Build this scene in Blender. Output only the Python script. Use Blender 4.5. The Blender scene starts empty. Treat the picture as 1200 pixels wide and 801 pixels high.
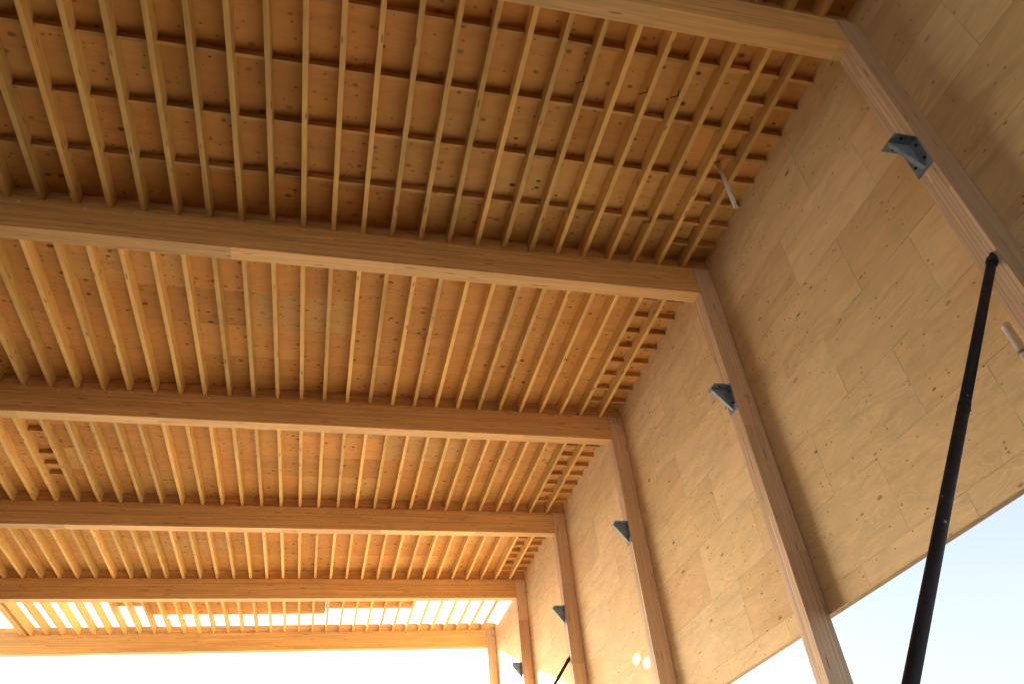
import bpy, bmesh, math, random
from mathutils import Vector, Matrix
random.seed(7)
U = 11.03                      # metres per survey unit
CAMZ = 1.6
# ------------------------------------------------------------------ scene
sc = bpy.context.scene
COL = sc.collection
w = bpy.data.worlds.new("World"); sc.world = w; w.use_nodes = True

# ------------------------------------------------------------------ survey (units, camera height = 0)
A, W, ZB, ZT, T = 0.7078*U, 0.748*U, 1.0*U+CAMZ, 1.0708*U+CAMZ, 0.0309*U
YB = [y*U for y in (0.4381, 0.9908, 1.5583, 2.1241, 2.6819, 3.2501)]
X0, S, JT = 0.6867*U, 0.0553*U, 0.094
JD = 0.355                     # joist depth
ZD = ZT+JD                     # underside of deck
BD = 0.145                     # depth of blocks
BT = 0.065
RECESS = 0.085
WB = 0.343*U+CAMZ              # bottom of the wall sheathing
XL = X0-32.5*S                 # roof edge on the left
YBACK = -0.9*U
LWB = 0.0                   # foot of the added, unseen left wall

# ------------------------------------------------------------------ node helpers
class N:
    def __init__(s, name):
        s.m = bpy.data.materials.new(name); s.m.use_nodes = True
        s.t = s.m.node_tree; s.t.nodes.clear()
        s.out = s.t.nodes.new('ShaderNodeOutputMaterial')
        s.b = s.t.nodes.new('ShaderNodeBsdfPrincipled')
        s.t.links.new(s.b.outputs[0], s.out.inputs[0])
    def _set(s, inp, v):
        if isinstance(v, bpy.types.NodeSocket): s.t.links.new(v, inp)
        elif isinstance(v, (tuple, list)) and len(v) == 3 and inp.type == 'RGBA': inp.default_value = (*v, 1)
        else: inp.default_value = v
    def math(s, op, a, b=None, c=None):
        n = s.t.nodes.new('ShaderNodeMath'); n.operation = op
        for i, v in enumerate((a, b, c)):
            if v is not None: s._set(n.inputs[i], v)
        return n.outputs[0]
    def pos(s):
        g = s.t.nodes.new('ShaderNodeNewGeometry'); x = s.t.nodes.new('ShaderNodeSeparateXYZ')
        s.t.links.new(g.outputs['Position'], x.inputs[0]); return x.outputs
    def objrand(s):
        return s.t.nodes.new('ShaderNodeObjectInfo').outputs['Random']
    def vec(s, x=0., y=0., z=0.):
        n = s.t.nodes.new('ShaderNodeCombineXYZ')
        for i, v in enumerate((x, y, z)): s._set(n.inputs[i], v)
        return n.outputs[0]
    def white(s, v):
        n = s.t.nodes.new('ShaderNodeTexWhiteNoise'); n.noise_dimensions = '3D'
        s.t.links.new(v, n.inputs['Vector']); return n.outputs['Value']
    def noise(s, v, scale=1., detail=2., rough=.5, dist=0.):
        n = s.t.nodes.new('ShaderNodeTexNoise'); s.t.links.new(v, n.inputs['Vector'])
        n.inputs['Scale'].default_value = scale; n.inputs['Detail'].default_value = detail
        n.inputs['Roughness'].default_value = rough; n.inputs['Distortion'].default_value = dist
        return n.outputs[0]
    def voro(s, v, scale=1., rnd=1.):
        n = s.t.nodes.new('ShaderNodeTexVoronoi'); s.t.links.new(v, n.inputs['Vector'])
        n.inputs['Scale'].default_value = scale; n.inputs['Randomness'].default_value = rnd
        return n.outputs['Distance'], n.outputs['Color']
    def ramp(s, v, a, b, x=0., y=1.):
        n = s.t.nodes.new('ShaderNodeMapRange'); n.interpolation_type = 'SMOOTHSTEP'
        s._set(n.inputs[0], v)
        for i, q in enumerate((a, b, x, y)): s._set(n.inputs[1+i], q)
        return n.outputs[0]
    def mix(s, f, a, b, mode='MIX'):
        n = s.t.nodes.new('ShaderNodeMix'); n.data_type = 'RGBA'; n.blend_type = mode
        s._set(n.inputs[0], f); s._set(n.inputs[6], a); s._set(n.inputs[7], b)
        return n.outputs[2]
    def bump(s, h, strength=.2, dist=.01):
        n = s.t.nodes.new('ShaderNodeBump'); n.inputs['Strength'].default_value = strength
        n.inputs['Distance'].default_value = dist; s.t.links.new(h, n.inputs['Height'])
        s.t.links.new(n.outputs[0], s.b.inputs['Normal'])
    def fin(s, col, rough=.7, metal=0., spec=.3):
        s._set(s.b.inputs['Base Color'], col); s._set(s.b.inputs['Roughness'], rough)
        s.b.inputs['Metallic'].default_value = metal; s.b.inputs['Specular IOR Level'].default_value = spec
        return s.m

def plywood(name, u, v, c1, c2, c3, knot, tone=.3, voff=0., nails=None, kn=(.45, .05), stain=0.25, uoff=0., seams=1., ks=(2.2, 5.0)):
    n = N(name); p = n.pos(); M = n.math
    lu, sv = M('ADD', p[u], uoff), M('ADD', p[v], voff)
    vv = M('DIVIDE', sv, 1.22); row = M('FLOOR', vv)
    uu = M('ADD', M('DIVIDE', lu, 2.44), M('MULTIPLY', row, .5)); col = M('FLOOR', uu)
    r1 = n.white(n.vec(row, col, 3.)); r2 = n.white(n.vec(row, col, 9.)); r3 = n.white(n.vec(row, col, 17.))
    fu = M('MULTIPLY', M('FRACT', uu), 2.44); fv = M('MULTIPLY', M('FRACT', vv), 1.22)
    d = M('MINIMUM', M('MINIMUM', fu, M('SUBTRACT', 2.44, fu)), M('MINIMUM', fv, M('SUBTRACT', 1.22, fv)))
    seam = n.ramp(d, .003, .011, 1., 0.)
    seamk = n.ramp(n.noise(n.vec(lu, sv, 0.), 1.3, 2.), .42, .62)
    ou = M('MULTIPLY', r2, 37.)
    # rotary-cut figure: contour bands of a stretched noise
    fig = n.noise(n.vec(M('ADD', M('MULTIPLY', lu, .55), ou), M('MULTIPLY', sv, 2.6), r1), 1., 2.5, .5, .6)
    band = M('SINE', M('MULTIPLY', fig, 95.))
    bmod = n.ramp(n.noise(n.vec(M('ADD', lu, ou), M('MULTIPLY', sv, 1.5), 5.), .8, 2.), .4, .65)
    fib = n.noise(n.vec(M('ADD', M('MULTIPLY', lu, 3.), ou), M('MULTIPLY', sv, 60.), 1.), 1., 3., .6)
    patch = n.noise(n.vec(M('ADD', M('MULTIPLY', lu, .7), ou), M('MULTIPLY', sv, 1.9), 7.), 1., 4., .6, 1.2)
    base = n.mix(r1, c1, c2)
    base = n.mix(M('MULTIPLY', n.ramp(r3, .6, .95), .8), base, c3)
    val = M('ADD', 1.-tone*.5, M('MULTIPLY', r2, tone))
    val = M('ADD', val, M('MULTIPLY', M('MULTIPLY', band, bmod), .055))
    val = M('ADD', val, M('MULTIPLY', M('SUBTRACT', fib, .5), .30))
    val = M('ADD', val, M('MULTIPLY', M('SUBTRACT', patch, .5), stain*1.6))
    base = n.mix(1., base, n.vec(val, val, val), 'MULTIPLY')
    # veneer strips a little redder
    strip = n.ramp(n.noise(n.vec(M('ADD', M('MULTIPLY', lu, .35), ou), M('MULTIPLY', sv, 5.), 11.), 1., 1.), .55, .72)
    base = n.mix(M('MULTIPLY', strip, .4), base, n.mix(1., base, (.86, .74, .62), 'MULTIPLY'))
    # knots
    dd, cc = n.voro(n.vec(M('ADD', M('MULTIPLY', lu, ks[0]), ou), M('MULTIPLY', sv, ks[1]), r1), 1.)
    sx = n.t.nodes.new('ShaderNodeSeparateColor'); n.t.links.new(cc, sx.inputs[0])
    dens = M('ADD', kn[0]-.25, M('MULTIPLY', r3, .5))
    on = M('LESS_THAN', sx.outputs[0], dens)
    rad = M('ADD', kn[1], M('MULTIPLY', M('POWER', sx.outputs[1], 4.), kn[1]*1.8))
    k = M('MULTIPLY', n.ramp(M('DIVIDE', dd, rad), .55, 1.25, 1., 0.), on)
    kk = M('MULTIPLY', k, M('ADD', .35, M('MULTIPLY', sx.outputs[2], .6)))
    base = n.mix(kk, base, knot)
    # small pin knots / nail heads
    dd2, cc2 = n.voro(n.vec(M('ADD', M('MULTIPLY', lu, 6.5), ou), M('MULTIPLY', sv, 8.0), 2.), 1.)
    sx2 = n.t.nodes.new('ShaderNodeSeparateColor'); n.t.links.new(cc2, sx2.inputs[0])
    k2 = M('MULTIPLY', n.ramp(dd2, .08, .19, 1., 0.), M('LESS_THAN', sx2.outputs[0], M('ADD', .08, M('MULTIPLY', r1, .5))))
    base = n.mix(M('MULTIPLY', k2, .7), base, knot)
    base = n.mix(M('MULTIPLY', seam, M('ADD', .12*seams, M('MULTIPLY', seamk, .6*seams))), base, (.06, .035, .015))
    n.bump(M('ADD', M('MULTIPLY', fib, .4), M('MULTIPLY', seam, -1.)), .25, .006)
    return n.fin(base, .72, 0., .25)

def glulam(name, al, la, ot, c1, c2, lay=.038, segl=3.2, loff=.011):
    n = N(name); p = n.pos(); M = n.math
    l, h, o = p[al], M('ADD', p[la], loff), p[ot]
    lv = M('DIVIDE', h, lay); layer = M('FLOOR', lv)
    r0 = n.white(n.vec(layer, 4., 2.)); obj = n.objrand()
    seg = M('FLOOR', M('ADD', M('DIVIDE', l, segl), M('MULTIPLY', M('ADD', r0, obj), 9.)))
    r1 = n.white(n.vec(layer, seg, obj)); r2 = n.white(n.vec(layer, seg, M('ADD', obj, 5.)))
    ou = M('MULTIPLY', r1, 41.)
    g = n.noise(n.vec(M('ADD', M('MULTIPLY', l, .55), ou), M('MULTIPLY', h, 26.), M('MULTIPLY', o, 26.)), 1., 3., .6, .4)
    g2 = n.noise(n.vec(M('ADD', M('MULTIPLY', l, 1.6), ou), M('MULTIPLY', h, 95.), M('MULTIPLY', o, 95.)), 1., 2., .6)
    blot = n.noise(n.vec(M('MULTIPLY', l, .5), M('MULTIPLY', h, 3.), M('MULTIPLY', o, 3.)), 1., 3., .6)
    val = M('ADD', .84, M('MULTIPLY', r2, .20))
    val = M('ADD', val, M('MULTIPLY', M('SUBTRACT', g, .5), .8))
    val = M('ADD', val, M('MULTIPLY', M('SUBTRACT', g2, .5), .25))
    val = M('ADD', val, M('MULTIPLY', M('SUBTRACT', blot, .5), .3))
    base = n.mix(r1, c1, c2)
    base = n.mix(1., base, n.vec(val, val, val), 'MULTIPLY')
    fl = M('FRACT', lv); e = M('MINIMUM', fl, M('SUBTRACT', 1., fl))
    line = n.ramp(e, .0, .09, .5, 0.)
    base = n.mix(line, base, (.10, .05, .02))
    dd, cc = n.voro(n.vec(M('ADD', M('MULTIPLY', l, 1.5), ou), M('MULTIPLY', h, 14.), M('MULTIPLY', o, 14.)), 1.)
    sx = n.t.nodes.new('ShaderNodeSeparateColor'); n.t.links.new(cc, sx.inputs[0])
    k = M('MULTIPLY', n.ramp(dd, .10, .26, 1., 0.), M('LESS_THAN', sx.outputs[0], .30))
    base = n.mix(M('MULTIPLY', k, .6), base, (.09, .035, .012))
    n.bump(M('ADD', M('MULTIPLY', g2, .5), M('MULTIPLY', line, -1.)), .2, .004)
    return n.fin(base, .62, 0., .35)

def timber(name, al, h_, o_, c1, c2):
    n = N(name); p = n.pos(); M = n.math; obj = n.objrand()
    l, h, o = p[al], p[h_], p[o_]; ou = M('MULTIPLY', obj, 53.)
    g = n.noise(n.vec(M('ADD', M('MULTIPLY', l, .7), ou), M('MULTIPLY', h, 22.), M('MULTIPLY', o, 22.)), 1., 3., .6, .5)
    g2 = n.noise(n.vec(M('ADD', M('MULTIPLY', l, 1.4), ou), M('MULTIPLY', h, 6.), M('MULTIPLY', o, 6.)), 1., 3., .6, .3)
    val = M('ADD', .76, M('MULTIPLY', obj, .4))
    val = M('ADD', val, M('MULTIPLY', M('SUBTRACT', g, .5), .5))
    val = M('ADD', val, M('MULTIPLY', M('SUBTRACT', g2, .5), .5))
    base = n.mix(1., n.mix(n.math('FRACT', M('MULTIPLY', obj, 7.)), c1, c2), n.vec(val, val, val), 'MULTIPLY')
    dd, cc = n.voro(n.vec(M('ADD', M('MULTIPLY', l, 2.), ou), M('MULTIPLY', h, 9.), M('MULTIPLY', o, 9.)), 1.)
    sx = n.t.nodes.new('ShaderNodeSeparateColor'); n.t.links.new(cc, sx.inputs[0])
    k = M('MULTIPLY', n.ramp(dd, .10, .24, 1., 0.), M('LESS_THAN', sx.outputs[0], .4))
    base = n.mix(M('MULTIPLY', k, .65), base, (.10, .04, .014))
    return n.fin(base, .65, 0., .3)

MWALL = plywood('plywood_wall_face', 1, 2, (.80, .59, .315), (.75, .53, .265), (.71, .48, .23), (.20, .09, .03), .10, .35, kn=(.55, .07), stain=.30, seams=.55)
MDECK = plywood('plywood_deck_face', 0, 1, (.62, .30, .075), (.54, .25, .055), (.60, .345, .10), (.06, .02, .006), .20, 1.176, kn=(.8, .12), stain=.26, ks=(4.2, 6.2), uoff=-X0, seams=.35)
MBEAM = glulam('glulam_beam_face', 0, 2, 1, (.80, .475, .175), (.71, .395, .135))
MPOST = glulam('glulam_post_face', 2, 1, 0, (.76, .53, .33), (.62, .40, .23), lay=.057, segl=2.6)
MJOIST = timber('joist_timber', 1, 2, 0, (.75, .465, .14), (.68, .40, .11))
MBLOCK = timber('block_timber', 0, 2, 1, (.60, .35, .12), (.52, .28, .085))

def steel():
    n = N('galvanised_steel'); p = n.pos(); M = n.math
    a = n.noise(n.vec(p[0], p[1], p[2]), 9., 4., .6); d, c = n.voro(n.vec(p[0], p[1], p[2]), 30.)
    col = n.mix(n.ramp(a, .3, .7), (.19, .24, .29), (.31, .36, .41))
    n.bump(a, .1, .004)
    return n.fin(col, n.ramp(a, .3, .7, .35, .6), .35, .5)
MSTEEL = steel()
def dark():
    n = N('dark_painted_steel'); p = n.pos(); v = n.vec(p[0], p[1], p[2])
    a = n.noise(v, 6., 4., .65)
    d, c = n.voro(v, 9.)
    sp = n.t.nodes.new('ShaderNodeSeparateColor'); n.t.links.new(c, sp.inputs[0])
    spot = n.math('MULTIPLY', n.ramp(d, .10, .16, 1., 0.), n.math('LESS_THAN', sp.outputs[0], .28))
    col = n.mix(n.ramp(a, .35, .7), (.012, .011, .014), (.032, .024, .028))
    col = n.mix(n.math('MULTIPLY', spot, .7), col, (.45, .42, .40))
    return n.fin(col, n.ramp(a, .3, .7, .55, .8), 0., .25)
MDARK = dark()
def plain(name, c, rough=.5, metal=0.):
    n = N(name); p = n.pos(); a = n.noise(n.vec(p[0], p[1], p[2]), 14., 3., .6)
    return n.fin(n.mix(n.ramp(a, .3, .75), tuple(x*.85 for x in c), c), rough, metal, .4)
MPVC = plain('white_plastic', (.86, .85, .83), .4)
MLIGHTBLOCK = plain('light_block_dark', (.09, .065, .045), .85)  # dark tone for the added left wall, to return little light
MBOLT = plain('bright_bolt_steel', (.72, .70, .66), .45, .2)
MHOLE = plain('black_hole', (.01, .01, .01), .8)  # flat black in place of the shade inside holes
def groundmat():
    n = N('pale_gravel'); p = n.pos(); v = n.vec(p[0], p[1], 0.)
    a = n.noise(v, .25, 5., .6); b = n.noise(v, 25., 3., .7)
    col = n.mix(n.ramp(a, .3, .7), (.40, .37, .33), (.50, .465, .42))
    col = n.mix(n.ramp(b, .35, .7, 0., .5), col, (.30, .28, .25))
    n.bump(b, .5, .02)
    return n.fin(col, .95, 0., .1)
MGROUND = groundmat()
MBOUNCECUT = plain('bounce_cut_dark', (.055, .052, .05), .9)  # dark tone for the added floor, to soak up bounced light

# ------------------------------------------------------------------ mesh helpers
def box(bm, x0, x1, y0, y1, z0, z1, bev=0.):
    vs = [bm.verts.new((x, y, z)) for z in (z0, z1) for y in (y0, y1) for x in (x0, x1)]
    fs = [(0, 2, 3, 1), (4, 5, 7, 6), (0, 1, 5, 4), (2, 6, 7, 3), (0, 4, 6, 2), (1, 3, 7, 5)]
    faces = [bm.faces.new([vs[i] for i in f]) for f in fs]
    if bev:
        bmesh.ops.bevel(bm, geom=list({e for f in faces for e in f.edges}), offset=bev, segments=2, profile=.5, affect='EDGES')
def tube(bm, a, b, r, n=20, r2=None, cap=True):
    a, b = Vector(a), Vector(b); d = (b-a).normalized(); r2 = r if r2 is None else r2
    u = d.orthogonal().normalized(); v = d.cross(u)
    R = []
    for c, q in ((a, r), (b, r2)):
        R.append([bm.verts.new(c+q*(math.cos(2*math.pi*i/n)*u+math.sin(2*math.pi*i/n)*v)) for i in range(n)])
    for i in range(n):
        f = bm.faces.new((R[0][i], R[0][(i+1) % n], R[1][(i+1) % n], R[1][i])); f.smooth = True
    if cap: bm.faces.new(R[0][::-1]); bm.faces.new(R[1])
def hollow(bm, a, b, r, ri, n=24):
    a, b = Vector(a), Vector(b); d = (b-a).normalized(); u = d.orthogonal().normalized(); v = d.cross(u)
    R = [[bm.verts.new(c+q*(math.cos(2*math.pi*i/n)*u+math.sin(2*math.pi*i/n)*v)) for i in range(n)] for c, q in ((a, r), (b, r), (b, ri), (a, ri))]
    for k in range(4):
        P, Q = R[k], R[(k+1) % 4]
        for i in range(n):
            f = bm.faces.new((P[i], P[(i+1) % n], Q[(i+1) % n], Q[i])); f.smooth = k in (0, 2)
def prism(bm, pts, off):
    off = Vector(off); a = [bm.verts.new(Vector(p)) for p in pts]; b = [bm.verts.new(Vector(p)+off) for p in pts]
    bm.faces.new(a[::-1]); bm.faces.new(b); n = len(a)
    for i in range(n): bm.faces.new((a[i], a[(i+1) % n], b[(i+1) % n], b[i]))
def link(name, bm, mat, parent=None, origin=None):
    bmesh.ops.recalc_face_normals(bm, faces=bm.faces)
    o0 = Vector(origin) if origin is not None else Vector((0, 0, 0))
    if origin is not None: bmesh.ops.translate(bm, verts=bm.verts, vec=-o0)
    me = bpy.data.meshes.new(name); bm.to_mesh(me); bm.free(); me.materials.append(mat)
    o = bpy.data.objects.new(name, me); COL.objects.link(o); o.location = o0
    if parent is not None:
        o.parent = parent; o.location = o0-parent.location
    return o
def tag(o, label, cat, group=None):
    o['label'] = label; o['category'] = cat; o['kind'] = 'thing'
    if group: o['group'] = group
    return o
def thing(name, loc, label, cat, group=None):
    o = bpy.data.objects.new(name, None); COL.objects.link(o); o.location = loc; o.empty_display_size = .2
    return tag(o, label, cat, group)
B = bmesh.new
ORD = ['first', 'second', 'third', 'fourth', 'fifth', 'sixth', 'seventh', 'eighth', 'ninth', 'tenth', 'eleventh', 'twelfth', 'thirteenth',
       'fourteenth', 'fifteenth', 'sixteenth', 'seventeenth', 'eighteenth', 'nineteenth', 'twentieth']
ORD += ['twenty-'+q for q in ORD[:9]] + ['thirtieth'] + ['thirty-'+q for q in ORD[:9]]
BEAMN = ['nearest', 'second', 'third', 'fourth', 'fifth', 'end']

# ------------------------------------------------------------------ ground
bm = B(); box(bm, -1500, 1500, -1500, 1500, -.5, 0.)
g = link('ground', bm, MGROUND); g['kind'] = 'structure'
bm = B(); vs = [bm.verts.new((x, y, .006)) for x, y in ((-1.15*U, -3*U), (1.9*U, -3*U), (1.9*U, .95*U), (-1.15*U, .95*U))]; bm.faces.new(vs)
f = link('bounce_cut_floor', bm, MBOUNCECUT); f['kind'] = 'structure'  # unseen dark sheet, added to cut light bounced up to the near bay

# ------------------------------------------------------------------ beams
XBL = -1.21*U
BOLTS = {1: [22, 61, 100, 139, 158, 177, 356, 481], 2: [68.4, 97.7, 128.4, 245]}
BEAML = ['widest looking glulam roof beam, cut off by the top edge, above the blue-grey bracket',
         'long glulam roof beam with a row of bright bolts, below the blocked dark ceiling bay',
         'third glulam roof beam from the top, with few bolts at its left end',
         'fourth glulam roof beam from the top, between two fully decked bays',
         'glulam roof beam just before the bay left open to the sky',
         'end glulam roof beam with open white sky above and below it']
F_, CX_, CY_ = 868.8663, 600., 400.5
RM = ((0.9721191291799632, -0.21884849574056706, -0.0842005617230709), (0.0741414952250139, 0.6275313066215196, -0.7750532226213163), (0.22245772040589845, 0.7472013082978238, 0.6262609420280268))
def x_at(px, Y, Z):          # survey: X of a bolt seen in column px on the line (Y, Z)
    q = (px-CX_)/F_; Z = Z-CAMZ
    a = RM[0][0]-q*RM[2][0]; b = (RM[0][1]-q*RM[2][1])*Y+(RM[0][2]-q*RM[2][2])*Z
    return -b/a
for i, y in enumerate(YB):
    o = thing('roof_beam', (0, y+T/2, ZB), BEAML[i], 'beam', 'glulam roof beams carrying the joists')
    bm = B(); box(bm, XBL, A-.006, y, y+T, ZB, ZT, .006); link('glulam_girder', bm, MBEAM, o)
    bm = B(); box(bm, XBL, W-.012, y+RECESS, y+T-RECESS, ZT+.001, ZD-.002); link('top_board', bm, MBEAM, o)
    for px in BOLTS.get(i, ()):
        x = x_at(px, y, ZT-.11); bm = B(); tube(bm, (x, y+.002, ZT-.11), (x, y-.012, ZT-.11), .026, 10); tube(bm, (x, y-.012, ZT-.11), (x, y-.02, ZT-.11), .016, 6)
        link('bolt', bm, MBOLT, o)

# ------------------------------------------------------------------ posts
POSTL = ['glulam wall post at upper right with the blue-grey bracket and the thick dark brace',
         'long glulam wall post reaching the bottom edge between the two lower sky gaps',
         'glulam wall post with sun patches on the plywood at its foot',
         'glulam wall post with a thin dark brace pole fixed near its foot',
         'slim far glulam wall post just before the sunlit wall end',
         'outermost glulam post carrying the end beam against white sky']
for i, y in enumerate(YB):
    bm = B(); box(bm, A, W-.014, y, y+T, -.05, ZT, .006)
    tag(link('wall_post', bm, MPOST, None, (A, y+T/2, 0)), POSTL[i], 'post', 'glulam posts along the plywood wall')

# ------------------------------------------------------------------ plywood wall
wo = thing('plywood_wall', (W, YB[2], WB), 'high plywood sheathed wall behind the posts, its lower edge open to the sky', 'wall')
cuts = [YBACK]+[y+T/2 for y in YB[:5]]+[YB[5]+T]
for a, b in zip(cuts[:-1], cuts[1:]):
    bm = B(); box(bm, W, W+.022, a, b-.0005, WB, ZD+.02)
    link('wall_panel', bm, MWALL, wo)
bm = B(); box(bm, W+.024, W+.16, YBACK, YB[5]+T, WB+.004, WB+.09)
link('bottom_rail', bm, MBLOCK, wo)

XW = -1.22*U
bm = B(); box(bm, XW-.2, XW, YBACK-.2, YB[4], LWB, ZD+.02)  # unseen wall, added to block light from the left
tag(link('light_block_wall', bm, MLIGHTBLOCK, None, (XW, YB[2], LWB)), 'added unseen dark wall blocking light from the left of the hall', 'wall')

# ------------------------------------------------------------------ deck
do = thing('roof_deck', (0, YB[2], ZD), 'knotty plywood roof deck lying over the joists of the closed ceiling bays', 'roof')
for a, b in zip(cuts[:-2], cuts[1:-1]):
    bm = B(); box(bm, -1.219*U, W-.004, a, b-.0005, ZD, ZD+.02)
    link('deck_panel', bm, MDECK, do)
y5 = cuts[-2]
for (xa, xb, ye, lab) in ((-.7563, -.652, 3.035, 'small narrow plywood sheet on the open bay, leftmost of the three'),
                          (-.650, .0125, 3.128, 'widest and deepest plywood sheeting laid over the middle of the open bay'),
                          (.0145, .356, 3.068, 'shallow plywood sheeting on the open bay between the wide sheeting and the wall')):
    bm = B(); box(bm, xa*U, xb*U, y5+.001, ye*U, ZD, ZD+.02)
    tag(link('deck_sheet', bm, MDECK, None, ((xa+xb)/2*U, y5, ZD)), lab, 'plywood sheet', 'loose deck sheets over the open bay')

# ------------------------------------------------------------------ joists
BAYN = ['above the nearest beam', 'between the nearest and second beams', 'between the second and third beams',
        'between the third and fourth beams', 'between the fourth and fifth beams', 'in the bay open to the sky']
BAYK = [5, 24, 27, 29, 31, 32]
SUN_NOTCH = (22, 23)  # joists given an invented cut that throws sun patches on the wall
for bay in range(6):
    ya = (YBACK if bay == 0 else YB[bay-1]+T-RECESS)+.002; yb = YB[bay]+RECESS-.002
    bm = B(); box(bm, -JT/2, JT/2, ya, yb, 0, JD-.002, .004)
    me = notched = None
    for k in range(BAYK[bay]+1):
        x = X0-k*S+random.uniform(-.006, .006)
        lab = '%s joist out from the plywood wall, %s' % (ORD[k], BAYN[bay])
        if me is None:
            o = link('roof_joist', bm, MJOIST, None, (0, (ya+yb)/2, 0)); me = o
        elif bay == 5 and k in SUN_NOTCH:
            if notched is None:      # top cut down over a short length, added to let sun reach the wall
                bm = B(); q0, q1 = 3.128*U, 3.172*U
                prism(bm, [(-JT/2, ya, 0), (-JT/2, yb, 0), (-JT/2, yb, JD-.002), (-JT/2, q1, JD-.002), (-JT/2, q1, .12), (-JT/2, q0, .12), (-JT/2, q0, JD-.002), (-JT/2, ya, JD-.002)], (JT, 0, 0))
                o = notched = link('roof_joist', bm, MJOIST, None, (0, (ya+yb)/2, 0))
            else:
                o = notched.copy(); COL.objects.link(o)
        else:
            o = me.copy(); COL.objects.link(o)
        o.location = (x, (ya+yb)/2, ZT); o.rotation_euler = (0, random.uniform(-.02, .02), random.uniform(-.0012, .0012))
        tag(o, lab, 'joist', 'timber roof joists')
# doubled edge joist at the left end of the open bay
ya, yb = YB[4]+T-RECESS+.002, YB[5]+RECESS-.002
ro = thing('edge_joist', (XL, (ya+yb)/2, ZT), 'doubled edge joist ending the open bay beside the sky at far left', 'joist')
for q in (-.062, .062):
    bm = B(); box(bm, XL+q-.055, XL+q+.055, ya, yb, ZT, ZD-.002, .004); link('ply', bm, MJOIST, ro)
bm = B(); box(bm, XL-.012, XL+.012, ya, yb, ZT+.03, ZD-.004)
link('spacer_strip', bm, MBLOCK, ro)

# ------------------------------------------------------------------ blocks between joists
blk = {}
def block(k, y, label, grp):
    """one block between joist k and joist k-1 (k=0: between joist 0 and the wall)"""
    xa = X0-k*S+JT/2+.004; xb = (W-.004) if k == 0 else X0-(k-1)*S-JT/2-.004
    kind = 0 if k == 0 else 1
    if kind not in blk:
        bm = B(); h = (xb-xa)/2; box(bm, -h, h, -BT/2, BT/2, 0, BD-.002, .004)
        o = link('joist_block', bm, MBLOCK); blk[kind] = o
    else:
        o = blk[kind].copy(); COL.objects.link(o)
    o.location = ((xa+xb)/2, y+random.uniform(-.012, .012), ZD-BD); o.rotation_euler = (0, 0, random.uniform(-.012, .012))
    tag(o, label, 'block', grp)
ROWS = [.557, .667, .778, .889]; HALF = [.612, .723, .834, .945]
G1 = 'timber blocks between the joists of the nearest bay'
for r, yr in enumerate(ROWS):
    for k in range(0, 25):
        gap = 'against the wall' if k == 0 else '%s joist gap from the wall' % ORD[k]
        block(k, yr*U, 'block %s, %s full row beyond the nearest beam' % (gap, ORD[r]), G1)
for r, yr in enumerate(HALF):
    for k in (0, 1):
        gap = 'against the wall' if k == 0 else 'one joist gap off the wall'
        block(k, yr*U, 'short-row block %s, after full row %s beyond the nearest beam' % (gap, ('one', 'two', 'three', 'four')[r]), G1)
for bay in (2, 3, 4):
    yc = YB[bay-1]+T/2; st = (YB[bay]-YB[bay-1])/10
    for r in range(2 if bay == 2 else 2, 10):
        for k in (0, 1):
            gap = 'against the wall' if k == 0 else 'one joist gap off the wall'
            block(k, yc+r*st, '%s ladder block %s, %s' % (ORD[r-2], gap, BAYN[bay]), 'ladder of blocks beside the wall')
for q, r in enumerate((3, 4, 6, 7, 8)):
    block(26, YB[2]+T/2-.1+r*.0555*U, '%s block of the lone ladder at far left, between the third and fourth beams' % ORD[q], 'ladder of blocks at far left')
for r in range(2):
    yr = YB[0]-(.10+.11*r)*U
    for k in range(0, 4):
        gap = 'against the wall' if k == 0 else '%s joist gap from the wall' % ORD[k]
        block(k, yr, 'dark block %s, %s row above the nearest beam' % (gap, ORD[r]), 'blocks above the nearest beam')

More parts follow.
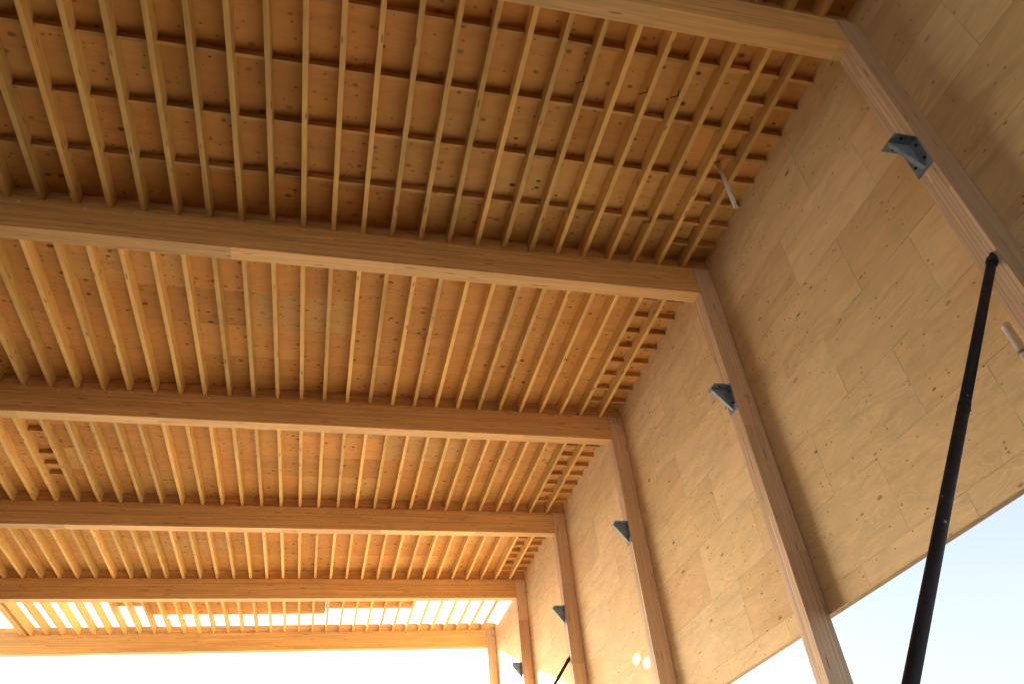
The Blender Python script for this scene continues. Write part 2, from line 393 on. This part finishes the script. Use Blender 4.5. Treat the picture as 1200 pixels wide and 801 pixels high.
# ------------------------------------------------------------------ brackets on the posts
BRL = ['blue-grey steel bracket seen from below on the upper right post',
       'grey steel bracket on the long post with the sky gaps at its foot',
       'grey steel bracket on the post with sun patches at its foot',
       'small grey steel bracket above the thin dark brace pole',
       'farthest grey steel bracket set against the sunlit white wall']
BZ = .768*U+CAMZ
bproto = None
for i in range(5):
    y = YB[i]
    o = thing('steel_bracket', (A, y+T/2, BZ), BRL[i], 'bracket', 'steel seat brackets on the wall posts')
    parts = []
    if bproto is None:
        L, H, t = .37, .51, .016; yw = .16
        bm = B(); box(bm, A-t, A-.001, y+T/2-yw, y+T/2+yw, BZ-H-.06, BZ+.02, .003); parts.append(link('back_plate', bm, MSTEEL, o))
        bm = B(); box(bm, A-L, A-t-.001, y+T/2-yw, y+T/2+yw, BZ, BZ+t, .003); parts.append(link('seat_plate', bm, MSTEEL, o))
        bm = B(); prism(bm, [(A-t-.001, y+T/2-.008, BZ-.001), (A-L+.01, y+T/2-.008, BZ-.001), (A-L+.01, y+T/2-.008, BZ-.05), (A-t-.001, y+T/2-.008, BZ-H)], (0, .016, 0)); parts.append(link('gusset', bm, MSTEEL, o))
        dx, dz = L-t-.01, H-.05; ln = math.hypot(dx, dz); nx, nz = -dz/ln*t, -dx/ln*t
        p0 = (A-L+.01, BZ-.052); p1 = (A-t-.001, BZ-H-.002)
        bm = B(); prism(bm, [(p0[0], y+T/2-.03, p0[1]), (p1[0], y+T/2-.03, p1[1]), (p1[0]+nx, y+T/2-.03, p1[1]+nz), (p0[0]+nx, y+T/2-.03, p0[1]+nz)], (0, .06, 0)); parts.append(link('edge_flange', bm, MSTEEL, o))
        for yy in (-.10, .10):
            for zz in (-.12, -.40):
                bm = B(); tube(bm, (A-t+.002, y+T/2+yy, BZ+zz), (A-t-.022, y+T/2+yy, BZ+zz), .022, 6); parts.append(link('bolt', bm, MDARK, o))
            bm = B(); tube(bm, (A-.22, y+T/2+yy, BZ-.024), (A-.22, y+T/2+yy, BZ+.001), .022, 6); parts.append(link('bolt', bm, MDARK, o))
        bproto = parts
    else:
        for q in bproto:
            c = q.copy(); COL.objects.link(c); c.parent = o

# ------------------------------------------------------------------ brace poles
def ray_at(px, py, Y):
    u = ((px-CX_)/F_, (py-CY_)/F_, 1.)
    d = [sum(RM[r][c]*u[r] for r in range(3)) for c in range(3)]
    k = Y/d[1]; return Vector((d[0]*k, Y, d[2]*k+CAMZ))
def brace(y, top_px, low_px, r, label):
    a = ray_at(*top_px, y); b = ray_at(*low_px, y); d = (b-a).normalized(); foot = a+d*(a.z/-d.z)
    o = thing('brace_pole', foot, label, 'brace pole', 'dark steel brace poles')
    n = d.cross(Vector((0, 1, 0))).normalized()
    mid = a+d*((foot-a).length*.30)
    bm = B(); tube(bm, a, mid+d*.1, r*.96); link('upper_tube', bm, MDARK, o)
    bm = B(); tube(bm, mid, foot-d*.05, r); link('lower_tube', bm, MDARK, o)
    bm = B(); tube(bm, mid-d*.03, mid+d*.06, r*1.03); tube(bm, mid+d*.04, mid+d*.04+n*(r+.012), .014, 8); link('collar', bm, MDARK, o)
    bm = B(); tube(bm, a-d*.16, a+d*.01, r*.6, 16, r*.95); tube(bm, a+d*.03, a+d*.12, r*1.16); link('head', bm, MDARK, o)
    bm = B(); tube(bm, a-d*.06-Vector((0, r*1.3, 0)), a-d*.06+Vector((0, r*1.3, 0)), .025, 10); link('pin', bm, MSTEEL, o)
    bm = B(); box(bm, foot.x-.25, foot.x+.25, foot.y-.2, foot.y+.2, .0, .02); link('foot_plate', bm, MSTEEL, o)
    return o, a
brace(YB[0]+.10, (1163, 303), (1067, 801), .058, 'thick dark speckled brace pole crossing the near plywood and the blue sky')
brace(YB[3]+.20, (667, 771), (650, 801), .05, 'thin dark brace pole low against the far sunlit wall')

# ------------------------------------------------------------------ white pipes
px_, py_ = .662*U, .7475*U
o = thing('hanging_pipe', (px_, py_, .978*U+CAMZ), 'thin white pipe hanging down between the ceiling joists near the wall', 'pipe')
bm = B(); hollow(bm, (px_, py_, .978*U+CAMZ), (px_, py_, ZD+.01), .040, .032); link('tube', bm, MPVC, o)
bm = B(); tube(bm, (px_, py_, ZD-.006), (px_, py_, ZD-.001), .055, 16); link('hole_shade_disc', bm, MHOLE, o)  # black disc standing in for the shaded hole round the pipe
for zz in (.05, .42):
    bm = B(); c = Vector((px_, py_-.042, .978*U+CAMZ+zz)); tube(bm, c, c+Vector((0, .004, 0)), .013, 10); link('bolt_hole', bm, MHOLE, o)
q0 = (W-.125, .4985*U)
o = thing('wall_pipe', (*q0, 0), 'short white pipe end at the right edge beside the near post', 'pipe')
zt = .500*U+CAMZ
bm = B(); tube(bm, (*q0, 0.), (*q0, zt-.06), .055, 24); link('tube', bm, MPVC, o)
bm = B(); tube(bm, (*q0, zt-.07), (*q0, zt-.012), .06, 24); tube(bm, (*q0, zt-.012), (*q0, zt), .06, 24, .05); link('end_cap', bm, MPVC, o)
for zz in (zt-.45, zt-2.2, zt-4.0):
    if zz > WB+.2:
        bm = B(); hollow(bm, (*q0, zz-.02), (*q0, zz+.02), .062, .0555); box(bm, q0[0]+.058, W+.001, q0[1]-.03, q0[1]+.03, zz-.02, zz+.02); link('clip', bm, MSTEEL, o)

# ------------------------------------------------------------------ wire hooks left on the joists
HOOKL = ['black wire hook on a joist, farthest from the wall of the four', 'black wire hook on a joist, second of three in a line near the nearest beam',
         'black wire hook on a joist, nearest the wall and just beyond the nearest beam', 'black wire hook on a joist just short of the second beam']
for (px, py), lab in zip(((684, 93), (759, 106), (795, 110), (766, 258)), HOOKL):
    u = ((px-CX_)/F_, (py-CY_)/F_, 1.); d = [sum(RM[a][c]*u[a] for a in range(3)) for c in range(3)]
    k = (ZT-CAMZ)/d[2]; p = Vector((d[0]*k, d[1]*k, ZT))
    kj = round((X0-p.x)/S); p.x = X0-kj*S-JT/2-.006
    bm = B(); tube(bm, p+Vector((0, 0, .10)), p+Vector((-.02, .02, -.03)), .009, 8); tube(bm, p+Vector((-.02, .02, -.03)), p+Vector((-.13, .12, .03)), .009, 8)
    tag(link('wire_hook', bm, MDARK, None, p), lab, 'hook', 'wire hooks on the joists')

# ------------------------------------------------------------------ camera
cam = bpy.data.objects.new('camera', bpy.data.cameras.new('camera')); COL.objects.link(cam)
cam.data.sensor_width = 36.; cam.data.lens = F_/1200*36.; cam.data.clip_end = 5000.; cam.data.clip_start = .05
r0, r1, r2 = RM
M4 = Matrix(((r0[0], -r1[0], -r2[0], 0.), (r0[1], -r1[1], -r2[1], 0.), (r0[2], -r1[2], -r2[2], CAMZ), (0, 0, 0, 1)))
cam.matrix_world = M4
sc.camera = cam

# ------------------------------------------------------------------ light
P = .915                      # sun: sideways run per metre of depth
to_sun = Vector((-P, 1., .419)).normalized()
sun = bpy.data.objects.new('sun', bpy.data.lights.new('sun', 'SUN')); COL.objects.link(sun)
sun.data.energy = 5.; sun.data.angle = math.radians(.5); sun.data.color = (1., .98, .94)
sun.rotation_euler = to_sun.to_track_quat('Z', 'Y').to_euler(); sun.location = (0, 0, 60)
nt = w.node_tree; nt.nodes.clear()
sky = nt.nodes.new('ShaderNodeTexSky'); sky.sky_type = 'NISHITA'; sky.sun_disc = False
sky.sun_elevation = math.asin(to_sun.z); sky.sun_rotation = math.atan2(to_sun.x, to_sun.y)
sky.air_density = 1.; sky.dust_density = 3.; sky.ozone_density = 1.
bg = nt.nodes.new('ShaderNodeBackground'); bg.inputs[1].default_value = .060
wo_ = nt.nodes.new('ShaderNodeOutputWorld'); hs = nt.nodes.new('ShaderNodeHueSaturation'); hs.inputs['Saturation'].default_value = .55   # thin white overcast
nt.links.new(sky.outputs[0], hs.inputs['Color']); nt.links.new(hs.outputs[0], bg.inputs[0]); nt.links.new(bg.outputs[0], wo_.inputs[0])

sc.view_settings.view_transform = 'Standard'; sc.view_settings.look = 'None'
sc.view_settings.exposure = 2.68; sc.view_settings.gamma = 1.
sc.render.engine = 'CYCLES'
cy = sc.cycles
cy.max_bounces = 10; cy.diffuse_bounces = 7; cy.glossy_bounces = 3; cy.use_denoising = True
cy.sample_clamp_indirect = 8.; cy.caustics_reflective = False; cy.caustics_refractive = False
